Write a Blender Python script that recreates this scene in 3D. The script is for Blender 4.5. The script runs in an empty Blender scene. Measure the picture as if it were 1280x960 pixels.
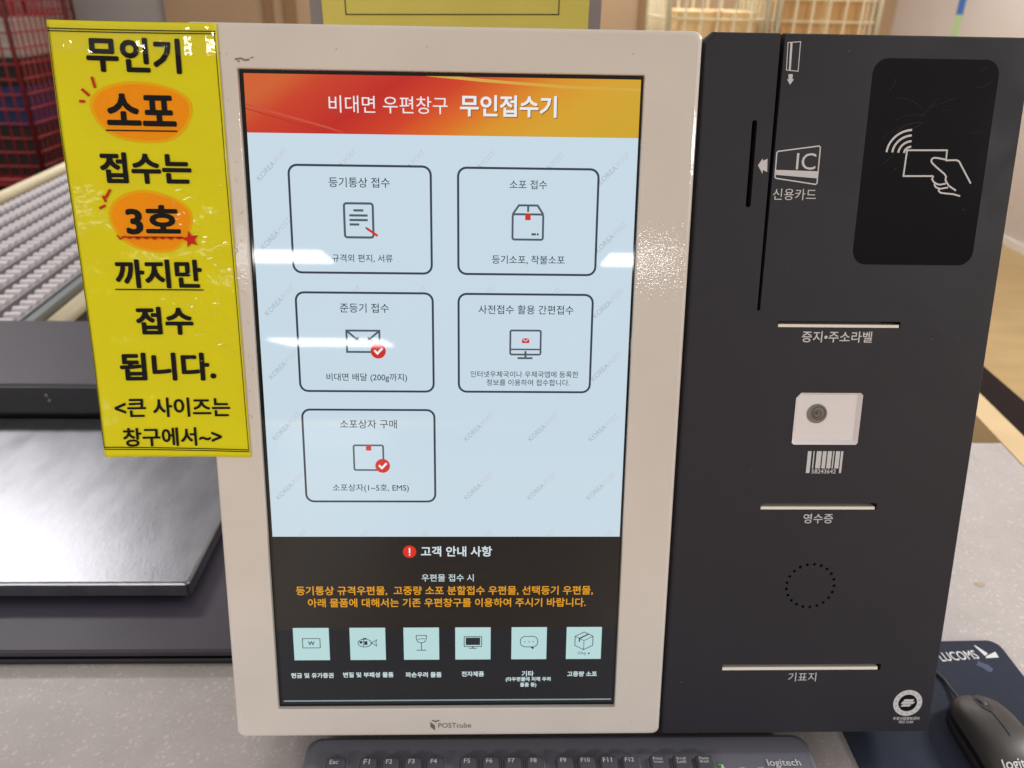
import bpy, bmesh, math, random
from mathutils import Vector
random.seed(7)
S = bpy.context.scene
COL = S.collection

# ------------------------------------------------------------------ colour helper
def lin(h):
    h = h.lstrip('#')
    out = []
    for i in (0, 2, 4):
        c = int(h[i:i+2], 16) / 255
        out.append(c/12.92 if c <= .04045 else ((c+.055)/1.055)**2.4)
    return (*out, 1)

# ------------------------------------------------------------------ camera
PITCH, YAW, ROLL, FPX = .4712, .0324, .0202, 974.93
CAM = Vector((.1766, -.4697, .5481))
cp, sp = math.cos(PITCH), math.sin(PITCH)
fwd = Vector((math.sin(YAW)*cp, math.cos(YAW)*cp, -sp))
r0 = Vector((math.cos(YAW), -math.sin(YAW), 0)); u0 = r0.cross(fwd)
right = math.cos(ROLL)*r0 + math.sin(ROLL)*u0
up = math.cos(ROLL)*u0 - math.sin(ROLL)*r0
cam = bpy.data.cameras.new('camera'); co = bpy.data.objects.new('camera', cam); COL.objects.link(co)
from mathutils import Matrix
co.matrix_world = Matrix(((right.x, up.x, -fwd.x, CAM.x), (right.y, up.y, -fwd.y, CAM.y), (right.z, up.z, -fwd.z, CAM.z), (0, 0, 0, 1)))
cam.sensor_width = 36; cam.lens = 36*FPX/1280
cam.clip_start = .02; cam.clip_end = 100
cam.dof.use_dof = True; cam.dof.focus_distance = .58; cam.dof.aperture_fstop = 8
S.camera = co

# ------------------------------------------------------------------ world (indoor ambience) and lamps
W = bpy.data.worlds.new('World'); S.world = W; W.use_nodes = True
wn, wl = W.node_tree.nodes, W.node_tree.links
bg = wn['Background']
tc = wn.new('ShaderNodeTexCoord'); sep = wn.new('ShaderNodeSeparateXYZ'); cr = wn.new('ShaderNodeValToRGB')
mp = wn.new('ShaderNodeMapRange'); mp.inputs[1].default_value = -1; mp.inputs[2].default_value = 1
wl.new(tc.outputs['Generated'], sep.inputs[0]); wl.new(sep.outputs['Z'], mp.inputs[0]); wl.new(mp.outputs[0], cr.inputs[0])
e = cr.color_ramp.elements
e[0].position = .30; e[0].color = lin('6b5a4c')
e[1].position = .75; e[1].color = lin('f4eee8')
m_ = e.new(.48); m_.color = lin('a08c7a')
wl.new(cr.outputs[0], bg.inputs[0]); bg.inputs[1].default_value = .52

def lamp(name, loc, sx, sy, power, col=(1, .98, .955)):
    l = bpy.data.lights.new(name, 'AREA'); l.shape = 'RECTANGLE'; l.size = sx; l.size_y = sy; l.energy = power; l.color = col
    o = bpy.data.objects.new(name, l); COL.objects.link(o); o.location = loc
    return o
CZ = 1.85
lamp('ceiling_or_fill_lamp', (-2.38, -8.65, CZ), 1.25, .80, 75)
lamp('ceiling_or_fill_lamp', (-3.75, -8.65, CZ), 1.25, .80, 75)
lamp('ceiling_or_fill_lamp', (1.98, -8.65, CZ), .84, .80, 55)
lamp('ceiling_or_fill_lamp', (-5.0, -25.4, CZ), 3.6, 3.4, 900)
lamp('ceiling_or_fill_lamp', (-1.66, -3.05, CZ), .65, .30, 22)
lamp('ceiling_or_fill_lamp', (4.3, -4.0, CZ), 1.2, .6, 205)  # added unseen fill, brightens the kiosk front from the right
lamp('ceiling_or_fill_lamp', (-3.6, -4.2, CZ), 1.2, .6, 120)  # added unseen fill for the kiosk front, left side
lamp('ceiling_or_fill_lamp', (-2.05, 2.32, CZ), 1.0, .4, 30)
lamp('ceiling_or_fill_lamp', (2.75, .5, CZ), .8, .6, 68)
lamp('ceiling_or_fill_lamp', (.5, 4.6, CZ), 2.4, .6, 52)
lamp('ceiling_or_fill_lamp', (2.3, 4.2, CZ), 1.2, .6, 30)

S.view_settings.view_transform = 'Standard'; S.view_settings.look = 'None'
S.view_settings.exposure = .14; S.view_settings.gamma = 1

# ------------------------------------------------------------------ materials
def mat(name, hexc, rough=.5, metal=0., spec=.5, var=0., vscale=40., bump=0., bscale=300., coat=0., stretch=None, alpha=1., trans=0., dust=0., dustc='ffffff'):
    m = bpy.data.materials.new(name); m.use_nodes = True
    n, l = m.node_tree.nodes, m.node_tree.links
    b = n['Principled BSDF']
    c = lin(hexc)
    b.inputs['Base Color'].default_value = c
    b.inputs['Roughness'].default_value = rough; b.inputs['Metallic'].default_value = metal
    b.inputs['Specular IOR Level'].default_value = spec
    b.inputs['Coat Weight'].default_value = coat; b.inputs['Coat Roughness'].default_value = .035
    b.inputs['Alpha'].default_value = alpha; b.inputs['Transmission Weight'].default_value = trans
    if var or bump:
        t = n.new('ShaderNodeTexCoord'); mpn = n.new('ShaderNodeMapping'); l.new(t.outputs['Object'], mpn.inputs[0])
        if stretch: mpn.inputs['Scale'].default_value = stretch
    if var:
        no = n.new('ShaderNodeTexNoise'); no.inputs['Scale'].default_value = vscale; no.inputs['Detail'].default_value = 6
        l.new(mpn.outputs[0], no.inputs['Vector'])
        ra = n.new('ShaderNodeValToRGB')
        ra.color_ramp.elements[0].position = .3; ra.color_ramp.elements[1].position = .7
        ra.color_ramp.elements[0].color = (*[max(0, x*(1-var)) for x in c[:3]], 1)
        ra.color_ramp.elements[1].color = (*[min(1, x*(1+var)) for x in c[:3]], 1)
        l.new(no.outputs[0], ra.inputs[0]); l.new(ra.outputs[0], b.inputs['Base Color'])
        rr = n.new('ShaderNodeMapRange'); rr.inputs[3].default_value = rough*.85; rr.inputs[4].default_value = rough*1.2
        l.new(no.outputs[0], rr.inputs[0]); l.new(rr.outputs[0], b.inputs['Roughness'])
    if dust:                                   # sparse specks and faint smears that belong to the surface
        td = n.new('ShaderNodeTexCoord'); last = b.inputs['Base Color'].links[0].from_socket if b.inputs['Base Color'].links else None
        if last is None:
            rgb = n.new('ShaderNodeRGB'); rgb.outputs[0].default_value = c; last = rgb.outputs[0]
        for sc_, keep in ((90., .05), (210., .06)):
            vo = n.new('ShaderNodeTexVoronoi'); vo.inputs['Scale'].default_value = sc_; l.new(td.outputs['Object'], vo.inputs['Vector'])
            sx = n.new('ShaderNodeSeparateXYZ'); l.new(vo.outputs['Color'], sx.inputs[0])
            lt = n.new('ShaderNodeMath'); lt.operation = 'LESS_THAN'; lt.inputs[1].default_value = keep; l.new(sx.outputs[0], lt.inputs[0])
            mr = n.new('ShaderNodeMapRange'); mr.inputs[1].default_value = .03; mr.inputs[2].default_value = .09; mr.inputs[3].default_value = dust; mr.inputs[4].default_value = 0; l.new(vo.outputs['Distance'], mr.inputs[0])
            mu = n.new('ShaderNodeMath'); mu.operation = 'MULTIPLY'; l.new(lt.outputs[0], mu.inputs[0]); l.new(mr.outputs[0], mu.inputs[1])
            mm = n.new('ShaderNodeMixRGB'); l.new(mu.outputs[0], mm.inputs[0]); l.new(last, mm.inputs[1]); mm.inputs[2].default_value = lin(dustc); last = mm.outputs[0]
        l.new(last, b.inputs['Base Color'])
        ns = n.new('ShaderNodeTexNoise'); ns.inputs['Scale'].default_value = 16; ns.inputs['Detail'].default_value = 8; ns.inputs['Distortion'].default_value = 1.5; l.new(td.outputs['Object'], ns.inputs['Vector'])
        rs = n.new('ShaderNodeMapRange'); rs.inputs[1].default_value = .3; rs.inputs[2].default_value = .7; rs.inputs[3].default_value = rough*.9; rs.inputs[4].default_value = rough*1.1; l.new(ns.outputs[0], rs.inputs[0]); l.new(rs.outputs[0], b.inputs['Roughness'])
    if bump:
        nb = n.new('ShaderNodeTexNoise'); nb.inputs['Scale'].default_value = bscale; nb.inputs['Detail'].default_value = 1
        l.new(mpn.outputs[0], nb.inputs['Vector'])
        bp = n.new('ShaderNodeBump'); bp.inputs['Strength'].default_value = bump; bp.inputs['Distance'].default_value = .001
        l.new(nb.outputs[0], bp.inputs['Height']); l.new(bp.outputs[0], b.inputs['Normal'])
        l.new(bp.outputs[0], b.inputs['Coat Normal'])
    return m

SCR = {}
def scr(hexc, k=1.0):                       # a lit pixel colour behind the screen glass
    key = (hexc, k)
    if key not in SCR:
        m = bpy.data.materials.new('screen_' + hexc); m.use_nodes = True
        b = m.node_tree.nodes['Principled BSDF']
        b.inputs['Base Color'].default_value = (.004, .004, .005, 1); b.inputs['Roughness'].default_value = .025
        b.inputs['Emission Color'].default_value = lin(hexc); b.inputs['Emission Strength'].default_value = k*.91
        SCR[key] = m
    return SCR[key]

def banner_mat():
    m = bpy.data.materials.new('screen_banner'); m.use_nodes = True
    n, l = m.node_tree.nodes, m.node_tree.links; b = n['Principled BSDF']
    b.inputs['Base Color'].default_value = (.004, .004, .005, 1); b.inputs['Roughness'].default_value = .025
    t = n.new('ShaderNodeTexCoord'); s = n.new('ShaderNodeSeparateXYZ'); l.new(t.outputs['Generated'], s.inputs[0])
    a = n.new('ShaderNodeMath'); a.operation = 'MULTIPLY_ADD'; a.inputs[1].default_value = -.22; a.inputs[2].default_value = .11
    l.new(s.outputs['Z'], a.inputs[0])
    ad = n.new('ShaderNodeMath'); ad.operation = 'ADD'; l.new(s.outputs['X'], ad.inputs[0]); l.new(a.outputs[0], ad.inputs[1])
    r = n.new('ShaderNodeValToRGB'); l.new(ad.outputs[0], r.inputs[0])
    el = r.color_ramp.elements
    el[0].position = 0; el[0].color = lin('d2602c'); el[1].position = 1; el[1].color = lin('d2a62a')
    for p, c in ((.1, 'cc3e20'), (.3, 'c0241a'), (.46, 'd23f1c'), (.58, 'de6a1c'), (.7, 'dc9422'), (.84, 'd8a42a')):
        x = el.new(p); x.color = lin(c)
    l.new(r.outputs[0], b.inputs['Emission Color']); b.inputs['Emission Strength'].default_value = .86
    return m

def film(name, bscale, bump, fac=.05, rough=.03):                # clear glossy film: see-through with a Fresnel reflection
    m = bpy.data.materials.new(name); m.use_nodes = True
    n, l = m.node_tree.nodes, m.node_tree.links; n.remove(n['Principled BSDF'])
    t = n.new('ShaderNodeTexCoord'); no = n.new('ShaderNodeTexNoise'); no.inputs['Scale'].default_value = bscale; no.inputs['Detail'].default_value = 2
    l.new(t.outputs['Object'], no.inputs['Vector'])
    bp = n.new('ShaderNodeBump'); bp.inputs['Strength'].default_value = bump; bp.inputs['Distance'].default_value = .001; l.new(no.outputs[0], bp.inputs['Height'])
    tr = n.new('ShaderNodeBsdfTransparent'); gl = n.new('ShaderNodeBsdfGlossy'); gl.inputs['Roughness'].default_value = rough; l.new(bp.outputs[0], gl.inputs['Normal'])
    mx = n.new('ShaderNodeMixShader'); mx.inputs[0].default_value = fac; l.new(tr.outputs[0], mx.inputs[1]); l.new(gl.outputs[0], mx.inputs[2])
    l.new(mx.outputs[0], n['Material Output'].inputs[0])
    return m

def speckle_mat(name, base, fleck, dark, rough=.4):
    m = bpy.data.materials.new(name); m.use_nodes = True
    n, l = m.node_tree.nodes, m.node_tree.links; b = n['Principled BSDF']; b.inputs['Roughness'].default_value = rough
    t = n.new('ShaderNodeTexCoord')
    col = None
    base_n = n.new('ShaderNodeRGB'); base_n.outputs[0].default_value = lin(base)
    col = base_n.outputs[0]
    for sc, thr, c, seed in ((165, .18, fleck, 0), (300, .20, fleck, 3), (420, .2, dark, 7)):
        w = n.new('ShaderNodeMapping'); w.inputs['Location'].default_value = (seed, seed*.7, 0); l.new(t.outputs['Object'], w.inputs[0])
        d = n.new('ShaderNodeTexNoise'); d.inputs['Scale'].default_value = sc*.6; l.new(w.outputs[0], d.inputs['Vector'])
        mx0 = n.new('ShaderNodeMixRGB'); mx0.inputs[0].default_value = .01; l.new(w.outputs[0], mx0.inputs[1]); l.new(d.outputs['Color'], mx0.inputs[2])
        v = n.new('ShaderNodeTexVoronoi'); v.inputs['Scale'].default_value = sc; l.new(mx0.outputs[0], v.inputs['Vector'])
        # keep only some cells: threshold on the cell's random colour
        se = n.new('ShaderNodeSeparateXYZ'); l.new(v.outputs['Color'], se.inputs[0])
        g = n.new('ShaderNodeMath'); g.operation = 'LESS_THAN'; g.inputs[1].default_value = .3; l.new(se.outputs[0], g.inputs[0])
        th = n.new('ShaderNodeMapRange'); th.inputs[1].default_value = thr; th.inputs[2].default_value = thr+.22; th.inputs[3].default_value = .6; th.inputs[4].default_value = 0
        l.new(v.outputs['Distance'], th.inputs[0])
        mu = n.new('ShaderNodeMath'); mu.operation = 'MULTIPLY'; l.new(g.outputs[0], mu.inputs[0]); l.new(th.outputs[0], mu.inputs[1])
        mx = n.new('ShaderNodeMixRGB'); l.new(mu.outputs[0], mx.inputs[0]); l.new(col, mx.inputs[1]); mx.inputs[2].default_value = lin(c)
        col = mx.outputs[0]
    for sc, k in ((3.2, .10), (38, .05)):
        nz = n.new('ShaderNodeTexNoise'); nz.inputs['Scale'].default_value = sc; nz.inputs['Detail'].default_value = 5; l.new(t.outputs['Object'], nz.inputs['Vector'])
        mr = n.new('ShaderNodeMapRange'); mr.inputs[1].default_value = .35; mr.inputs[2].default_value = .65; mr.inputs[3].default_value = 1-k; mr.inputs[4].default_value = 1+k*.4; l.new(nz.outputs[0], mr.inputs[0])
        mm = n.new('ShaderNodeMixRGB'); mm.blend_type = 'MULTIPLY'; mm.inputs[0].default_value = 1; l.new(col, mm.inputs[1]); l.new(mr.outputs[0], mm.inputs[2]); col = mm.outputs[0]
    l.new(col, b.inputs['Base Color'])
    return m

M = dict(
    bezel=mat('beige_plastic', 'dad2cb', .42, dust=.25, dustc='6a5f56', var=.035, vscale=14, bump=.055, bscale=560, coat=.65),
    bezel_dark=mat('bezel_gap', '0a0a0b', .5),
    glass=mat('screen_glass', '050506', .06),
    cab=mat('charcoal_painted_steel', '26252e', .52, dust=.35, dustc='8a868c', var=.05, vscale=9, bump=.06, bscale=1500, spec=.4),
    black=mat('black_recess', '08080a', .6, spec=.2),
    white_print=mat('white_print', 'cfcdd2', .55),
    gloss=mat('gloss_black_acrylic', '0b0b11', .08, dust=.3, dustc='55555c', spec=.3),
    paper=mat('paper_strip', 'f0e8dc', .6),
    frost=mat('frosted_white', 'e8e2e4', .35),
    lens=mat('grey_lens', '807a78', .25), lens2=mat('grey_lens_dark', '5c5654', .2),
    table=speckle_mat('speckled_worktop', 'bdb4b2', 'd9d2cc', 'aaa09c'),
    tabedge=mat('worktop_edge', '6a6462', .5),
    yellow=mat('yellow_paper', 'e4da08', .60, spec=.25, var=.03, vscale=25, coat=.10, bump=.12, bscale=150),
    ink=mat('black_ink', '0f0e0d', .65, spec=.2),
    orange=mat('orange_marker', 'ff9a00', .65, spec=.2, var=.04, vscale=60), orange_edge=mat('orange_marker_edge', 'f4b400', .65, spec=.2),
    redink=mat('red_marker', 'c4300f', .65, spec=.2), redstar=mat('red_star', 'd02410', .65, spec=.2),
    tape=film('clear_tape', 90, .35, .035, .05), bubble=film('creased_film', 380, .03, .16, .14),
    steel=mat('brushed_steel', '86868c', .31, metal=1., var=.13, vscale=16, bump=.10, bscale=110, stretch=(2.6, 1, 1)),
    scaleb=mat('dark_scale_plastic', '37313f', .45, var=.05, vscale=8, bump=.05, bscale=900),
    scaled=mat('black_scale_plastic', '121116', .35),
    kb=mat('keyboard_plastic', '74747f', .42, bump=.05, bscale=1500), key=mat('key_plastic', '55555e', .5, bump=.04, bscale=1500),
    keyedge=mat('keyboard_trough', '8e8d95', .45),
    legend=mat('key_legend', 'd9dadc', .6), led=scr('4fb83a', .7),
    mouse=mat('mouse_plastic', '3e3a39', .38, bump=.04, bscale=1800), mouse_d=mat('mouse_dark', '131214', .4),
    pad=mat('pad_cloth', '242a3c', .85, var=.06, vscale=300, bump=.15, bscale=1400), pad_print=mat('pad_print', 'dfe0e2', .7), smudge=mat('pad_wear', '4d5670', .8),
    cable=mat('cable_rubber', '3a3a40', .5),
    convw=mat('grey_wheel_plastic', 'bdb5b9', .45, var=.04, vscale=20), convr=mat('rail_zinc', '9c979b', .4, metal=.4), convd=mat('rail_dark', '2a282a', .6), convg=mat('rail_blue_grey', '7d8588', .4, metal=.3),
    cream=mat('cream_painted_tube', 'e0d4b2', .4, var=.05, vscale=10),
    red=mat('red_painted_tube', '92292d', .45, var=.1, vscale=10), 
    floor=mat('tan_vinyl_floor', 'ae9263', .35, var=.10, vscale=3.5, stretch=(1, 3, 1)),
    wwall=mat('off_white_wall', 'd0c6c0', .7, var=.03, vscale=2), gwall=mat('grey_white_wall', 'aaa6a4', .7, var=.04, vscale=2), tan=mat('tan_panel', 'b09374', .6, var=.06, vscale=2), tand=mat('tan_trim', '8d6c4a', .6),
    skirt=mat('white_skirting', 'ece6e2', .5), brown=mat('dark_brown_laminate', '1e110e', .8, spec=.15, var=.08, vscale=8), trim=mat('cream_trim', 'd6b98c', .5, var=.06, vscale=12),
    acryl=mat('grey_acrylic', '9a9296', .2, alpha=.75), yellow2=mat('yellow_sheet', 'ead766', .4, coat=.1, var=.04, vscale=12),
    blue=mat('blue_tape', '3f73c0', .6), green=mat('green_tape', 'b6d49a', .6),
    card1=mat('cardboard', 'caa06a', .7, var=.08, vscale=8), card2=mat('pale_cardboard', 'dfc090', .7, var=.08, vscale=8), parcelw=mat('white_parcel', 'b9b4ae', .6), parcelb=mat('blue_parcel', '27305e', .6), parceld=mat('dark_parcel', '2a1f1e', .7),
    mat_=mat('black_darkening_mat', '191516', .8, var=.1, vscale=10), castor=mat('castor_grey', '8a8680', .6),
    stain=mat('tan_stain', 'b3a08c', .5, var=.1, vscale=300),
    scratch=mat('scratch_grey', '3c3b40', .5),
    logo=mat('grey_brown_print', '75665e', .6), scuff=mat('scuff_grey', '8a7e74', .8), glue=mat('glue_residue', 'b5a99c', .7),
)

# ------------------------------------------------------------------ geometry builder
TILT = .2403
cA, sA = math.cos(TILT), math.sin(TILT)
def K(p):                                   # kiosk face frame: x along, y into the kiosk, z up the face
    x, y, z = p
    return Vector((x, z*sA + y*cA, z*cA - y*sA))
def I(p): return Vector(p)

FONT = {}
def glyphs(body, off):
    key = (body, off)
    if key not in FONT:
        c = bpy.data.curves.new('t', 'FONT'); c.body = body; c.offset = off; c.resolution_u = 3; c.align_x = 'CENTER'
        o = bpy.data.objects.new('t', c); COL.objects.link(o)
        bpy.context.view_layer.update()
        me = bpy.data.meshes.new_from_object(o.evaluated_get(bpy.context.evaluated_depsgraph_get()))
        vs = [(v.co.x, v.co.y) for v in me.vertices]; fs = [tuple(p.vertices) for p in me.polygons]
        bpy.data.objects.remove(o); bpy.data.curves.remove(c); bpy.data.meshes.remove(me)
        FONT[key] = (vs, fs)
    return FONT[key]

def rrect(x0, x1, z0, z1, r, seg=5):
    pts = []
    for cx, cz, a0 in ((x1-r, z1-r, 0), (x0+r, z1-r, 90), (x0+r, z0+r, 180), (x1-r, z0+r, 270)):
        for i in range(seg+1):
            a = math.radians(a0 + 90*i/seg); pts.append((cx + r*math.cos(a), cz + r*math.sin(a)))
    return pts

class G:
    def __init__(s, T=I): s.T = T; s.v = []; s.f = []; s.mi = []; s.mats = []; s.sm = []
    def slot(s, m):
        if m not in s.mats: s.mats.append(m)
        return s.mats.index(m)
    def add(s, vs, fs, m, smooth=False):
        b = len(s.v); s.v += [s.T(p) for p in vs]; k = s.slot(m)
        for f in fs: s.f.append([b+i for i in f]); s.mi.append(k); s.sm.append(smooth)
    def flat(s, pts, y, m):                  # polygon facing the viewer in the xz plane
        s.add([(x, y, z) for x, z in pts], [list(range(len(pts)))], m)
    def rect(s, x0, x1, z0, z1, y, m): s.flat([(x0, z0), (x1, z0), (x1, z1), (x0, z1)], y, m)
    def disc(s, cx, cz, r, y, m, n=28, rz=None): s.flat([(cx+r*math.cos(2*math.pi*i/n), cz+(rz or r)*math.sin(2*math.pi*i/n)) for i in range(n)], y, m)
    def loft(s, loops, m, cap0=True, cap1=True, smooth=False, closed=True):
        n = len(loops[0]); vs = [p for L in loops for p in L]; fs = []
        for j in range(len(loops)-1):
            for i in range(n if closed else n-1):
                k = (i+1) % n
                fs.append([j*n+i, j*n+k, (j+1)*n+k, (j+1)*n+i])
        if cap0: fs.append(list(range(n))[::-1])
        if cap1: fs.append([(len(loops)-1)*n+i for i in range(n)])
        s.add(vs, fs, m, smooth)
    def prism(s, pts, y0, y1, m): s.loft([[(x, y, z) for x, z in pts] for y in (y0, y1)], m)
    def box(s, x0, x1, y0, y1, z0, z1, m, b=0.):
        if b <= 0:
            s.loft([[(x0, y0, z), (x1, y0, z), (x1, y1, z), (x0, y1, z)] for z in (z0, z1)], m); return
        def L(z, i): return [(x, y, z) for x, y in rrect(x0+i, x1-i, y0+i, y1-i, b, 3)]
        s.loft([L(z0, b*.6), L(z0+b*.25, b*.2), L(z0+b*.7, 0), L(z1-b*.7, 0), L(z1-b*.25, b*.2), L(z1, b*.6)], m)
    def stroke(s, pts, w, y, m, closed=False):
        n = len(pts); P = [Vector(p) for p in pts]; A = []; B = []
        for i in range(n):
            a = P[i-1] if (closed or i > 0) else P[i]; c = P[(i+1) % n] if (closed or i < n-1) else P[i]
            d1 = (P[i]-a); d2 = (c-P[i])
            d1 = d1.normalized() if d1.length > 1e-9 else d2.normalized(); d2 = d2.normalized() if d2.length > 1e-9 else d1
            n1 = Vector((-d1.y, d1.x)); n2 = Vector((-d2.y, d2.x)); nn = (n1+n2)
            nn = nn.normalized() if nn.length > 1e-6 else n1
            k = min(2., 1/max(.3, nn.dot(n1)))
            A.append(P[i]+nn*w/2*k); B.append(P[i]-nn*w/2*k)
        vs = [(p.x, y, p.y) for p in A+B]
        s.add(vs, [[i, (i+1) % n, n+(i+1) % n, n+i] for i in range(n if closed else n-1)], m)
    def ring(s, cx, cz, r0, r1, y, m, n=32):
        vs = [(cx+r*math.cos(2*math.pi*i/n), y, cz+r*math.sin(2*math.pi*i/n)) for r in (r0, r1) for i in range(n)]
        s.add(vs, [[i, (i+1) % n, n+(i+1) % n, n+i] for i in range(n)], m)
    def text(s, body, xl, xr, zmid, y, m, off=0., zh=None, zb=None, rot=0., place=None):
        v0, f0 = glyphs(body, 0.); vs = []; fs = []; lay = []
        sh = [(0., 0.)]                              # weight: the same outline laid several times, each a hair apart
        if off > .005:
            n_ = 8 if off > .012 else 4
            sh += [(off*math.cos(2*math.pi*(i+.5)/n_), off*math.sin(2*math.pi*(i+.5)/n_)) for i in range(n_)]
        for j, (sx, sz) in enumerate(sh):
            b_ = len(vs); vs += [(p[0]+sx, p[1]+sz) for p in v0]; lay += [j*1.2e-5]*len(v0); fs += [tuple(b_+i for i in f) for f in f0]
        xs = [p[0] for p in vs]; zs = [p[1] for p in vs]
        k = (xr-xl)/(max(xs)-min(xs)); kz = k if zh is None else zh/(max(zs)-min(zs))
        cx = (max(xs)+min(xs))/2; cz = (max(zs)+min(zs))/2
        out = []
        ca, sa = math.cos(rot), math.sin(rot)
        for (x, z), ly in zip(vs, lay):
            dx, dz = (x-cx)*k, (z-cz)*kz
            X, Z = (xl+xr)/2 + dx*ca-dz*sa, zmid + dx*sa+dz*ca
            q_ = (X, y-ly, Z) if place is None else place(X, Z)
            out.append(q_ if place is None else (q_[0], q_[1], q_[2]+ly))
        s.add(out, fs, m)
    def tube(s, path, r, m, n=8, smooth=True):
        P = [Vector(p) for p in path]; loops = []
        for i, p in enumerate(P):
            d = (P[min(i+1, len(P)-1)] - P[max(i-1, 0)]).normalized()
            a = d.cross(Vector((0, 0, 1)));
            if a.length < .05: a = d.cross(Vector((1, 0, 0)))
            a.normalize(); b = d.cross(a)
            loops.append([tuple(p + a*r*math.cos(2*math.pi*k/n) + b*r*math.sin(2*math.pi*k/n)) for k in range(n)])
        s.loft(loops, m, smooth=smooth)
    def build(s, name, parent=None, fix=True):
        org = Vector((0, 0, 0)); q = parent
        while q is not None: org += q.location; q = q.parent
        me = bpy.data.meshes.new(name)
        loc = Vector((0, 0, 0))
        if parent is None:
            xs = [v.x for v in s.v]; ys = [v.y for v in s.v]; zs = [v.z for v in s.v]
            loc = Vector(((min(xs)+max(xs))/2, (min(ys)+max(ys))/2, min(zs)))
        me.from_pydata([v-org-loc for v in s.v], [], s.f)
        for m in s.mats: me.materials.append(m)
        for p, k, q in zip(me.polygons, s.mi, s.sm): p.material_index = k; p.use_smooth = q
        if fix:
            bm = bmesh.new(); bm.from_mesh(me); bmesh.ops.recalc_face_normals(bm, faces=bm.faces); bm.to_mesh(me); bm.free()
        me.update()
        o = bpy.data.objects.new(name, me); COL.objects.link(o); o.location = loc
        if parent is not None: o.parent = parent
        return o

def thing(name, label, cat, loc=(0, 0, 0), group=None):
    o = bpy.data.objects.new(name, None); COL.objects.link(o); o.location = loc; o.empty_display_size = .05
    o['label'] = label; o['category'] = cat
    if group: o['group'] = group
    return o
def tag(o, label, cat, group=None):
    o['label'] = label; o['category'] = cat
    if group: o['group'] = group
    return o
def struct(o): o['kind'] = 'structure'; return o
def cut(o, cutter):
    md = o.modifiers.new('cut', 'BOOLEAN'); md.operation = 'DIFFERENCE'; md.object = cutter; md.solver = 'EXACT'
    bpy.context.view_layer.update()
    me = bpy.data.meshes.new_from_object(o.evaluated_get(bpy.context.evaluated_depsgraph_get()))
    o.modifiers.clear(); old = o.data; o.data = me; bpy.data.objects.remove(cutter)
    me.name = old.name

# ------------------------------------------------------------------ the setting
TZ = -.072                                   # worktop height; the floor lies 0.75 m below
FZ = -.82
g = G(); g.box(-14, 14, -32, 8.5, FZ-.05, FZ, M['floor']); struct(g.build('floor'))
g = G(); g.box(-5.5, -2.42, 6.5, 6.6, FZ, 1.6, M['gwall'])
tag(g.build('wall'), 'grey white wall behind the red trolley at the far left', 'wall')
t = thing('panel_wall', 'tan panelled wall at the back, behind the kiosk top', 'wall', (.5, 6.5, FZ))
g = G(); g.box(-2.42, 3.45, 6.46, 6.6, FZ, 1.6, M['tan']); g.build('panel', t)
for x0, x1 in ((-1.62, -1.56), (-1.46, -1.38), (1.36, 1.60)):
    g = G(); g.box(x0, x1, 6.42, 6.459, FZ, 1.6, M['tand']); g.build('trim_rib', t)
t = thing('side_wall', 'plain off white wall with white skirting at the right', 'wall', (3.4, 4, FZ))
g = G()
WA, WB = Vector((3.28, 1.5)), Vector((3.45, 6.5))
dW = (WB-WA).normalized(); nW = Vector((-dW.y, dW.x))          # nW points into the room
g.loft([[(*(WA), z), (*(WB), z), (*(WB-nW*.1), z), (*(WA-nW*.1), z)] for z in (FZ, 1.6)], M['wwall']); g.build('plaster', t)
g = G(); g.loft([[(*(WA+nW*.003), z), (*(WB+nW*.003), z), (*(WB+nW*.018), z), (*(WA+nW*.018), z)] for z in (FZ, FZ+.05)], M['skirt']); g.build('skirting_board', t)
g = G()
def wp(Y, off): k = (Y-WA.y)/dW.y; p = WA + dW*k + nW*off; return p
for z0, z1, m in ((.20, .43, M['green']), (.43, .60, M['blue'])):
    a, b = wp(5.38, .004), wp(5.47, .004)
    g.loft([[(*a, z), (*b, z), (*(b-nW*.003), z), (*(a-nW*.003), z)] for z in (z0, z1)], m)
tag(g.build('tape_strip'), 'blue and green tape strip stuck on the right-hand white wall', 'tape')
g = G(); g.box(-4.6, -1.75, 3.4, 6.1, FZ, FZ+.008, M['mat_']); tag(g.build('darkening_mat'), 'black mat added to darken the floor under the red trolley', 'mat')  # added sheet, its black darkens the floor below the cage

# worktop
t = thing('service_counter', 'light grey speckled worktop carrying the kiosk, scale and keyboard', 'counter', (.1, .2, FZ))
g = G(); g.loft([[(x, y, z) for x, y in ((-1.2, -.45), (.88, -.45), (.974, .553), (-.56, .553), (-.56, .62), (-1.2, .62))] for z in (TZ-.035, TZ)], M['table']); wt_ = g.build('worktop', t)
g = G(); g.add([(.7576+.006*math.cos(a)*(1+.3*math.sin(3*a)), .2307+.005*math.sin(a)*(1+.25*math.cos(2*a)), TZ+.0003) for a in [2*math.pi*i/20 for i in range(20)]], [list(range(20))], M['stain']); g.build('stain', wt_)
g = G(); g.box(-1.15, .93, -.38, .52, FZ, TZ-.0355, M['tabedge']); g.build('cabinet_body', t)
# low partition beside the worktop
t = thing('low_partition', 'low partition with dark brown top and cream trim beside the worktop', 'partition', (1.05, 1.2, FZ))
def strip(near, far, y0, y1, z0, z1, m, nm):
    gg = G(); gg.loft([[(near[0], y0, z), (near[1], y0, z), (far[1], y1, z), (far[0], y1, z)] for z in (z0, z1)], m); gg.build(nm, t)
strip((.9435, .991), (1.048, 1.087), .2, 1.3, TZ-.12, TZ-.0005, M['trim'], 'edge_trim')
strip((.992, 1.070), (1.088, 1.137), .2, 1.3, FZ, TZ-.002, M['brown'], 'board')

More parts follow.
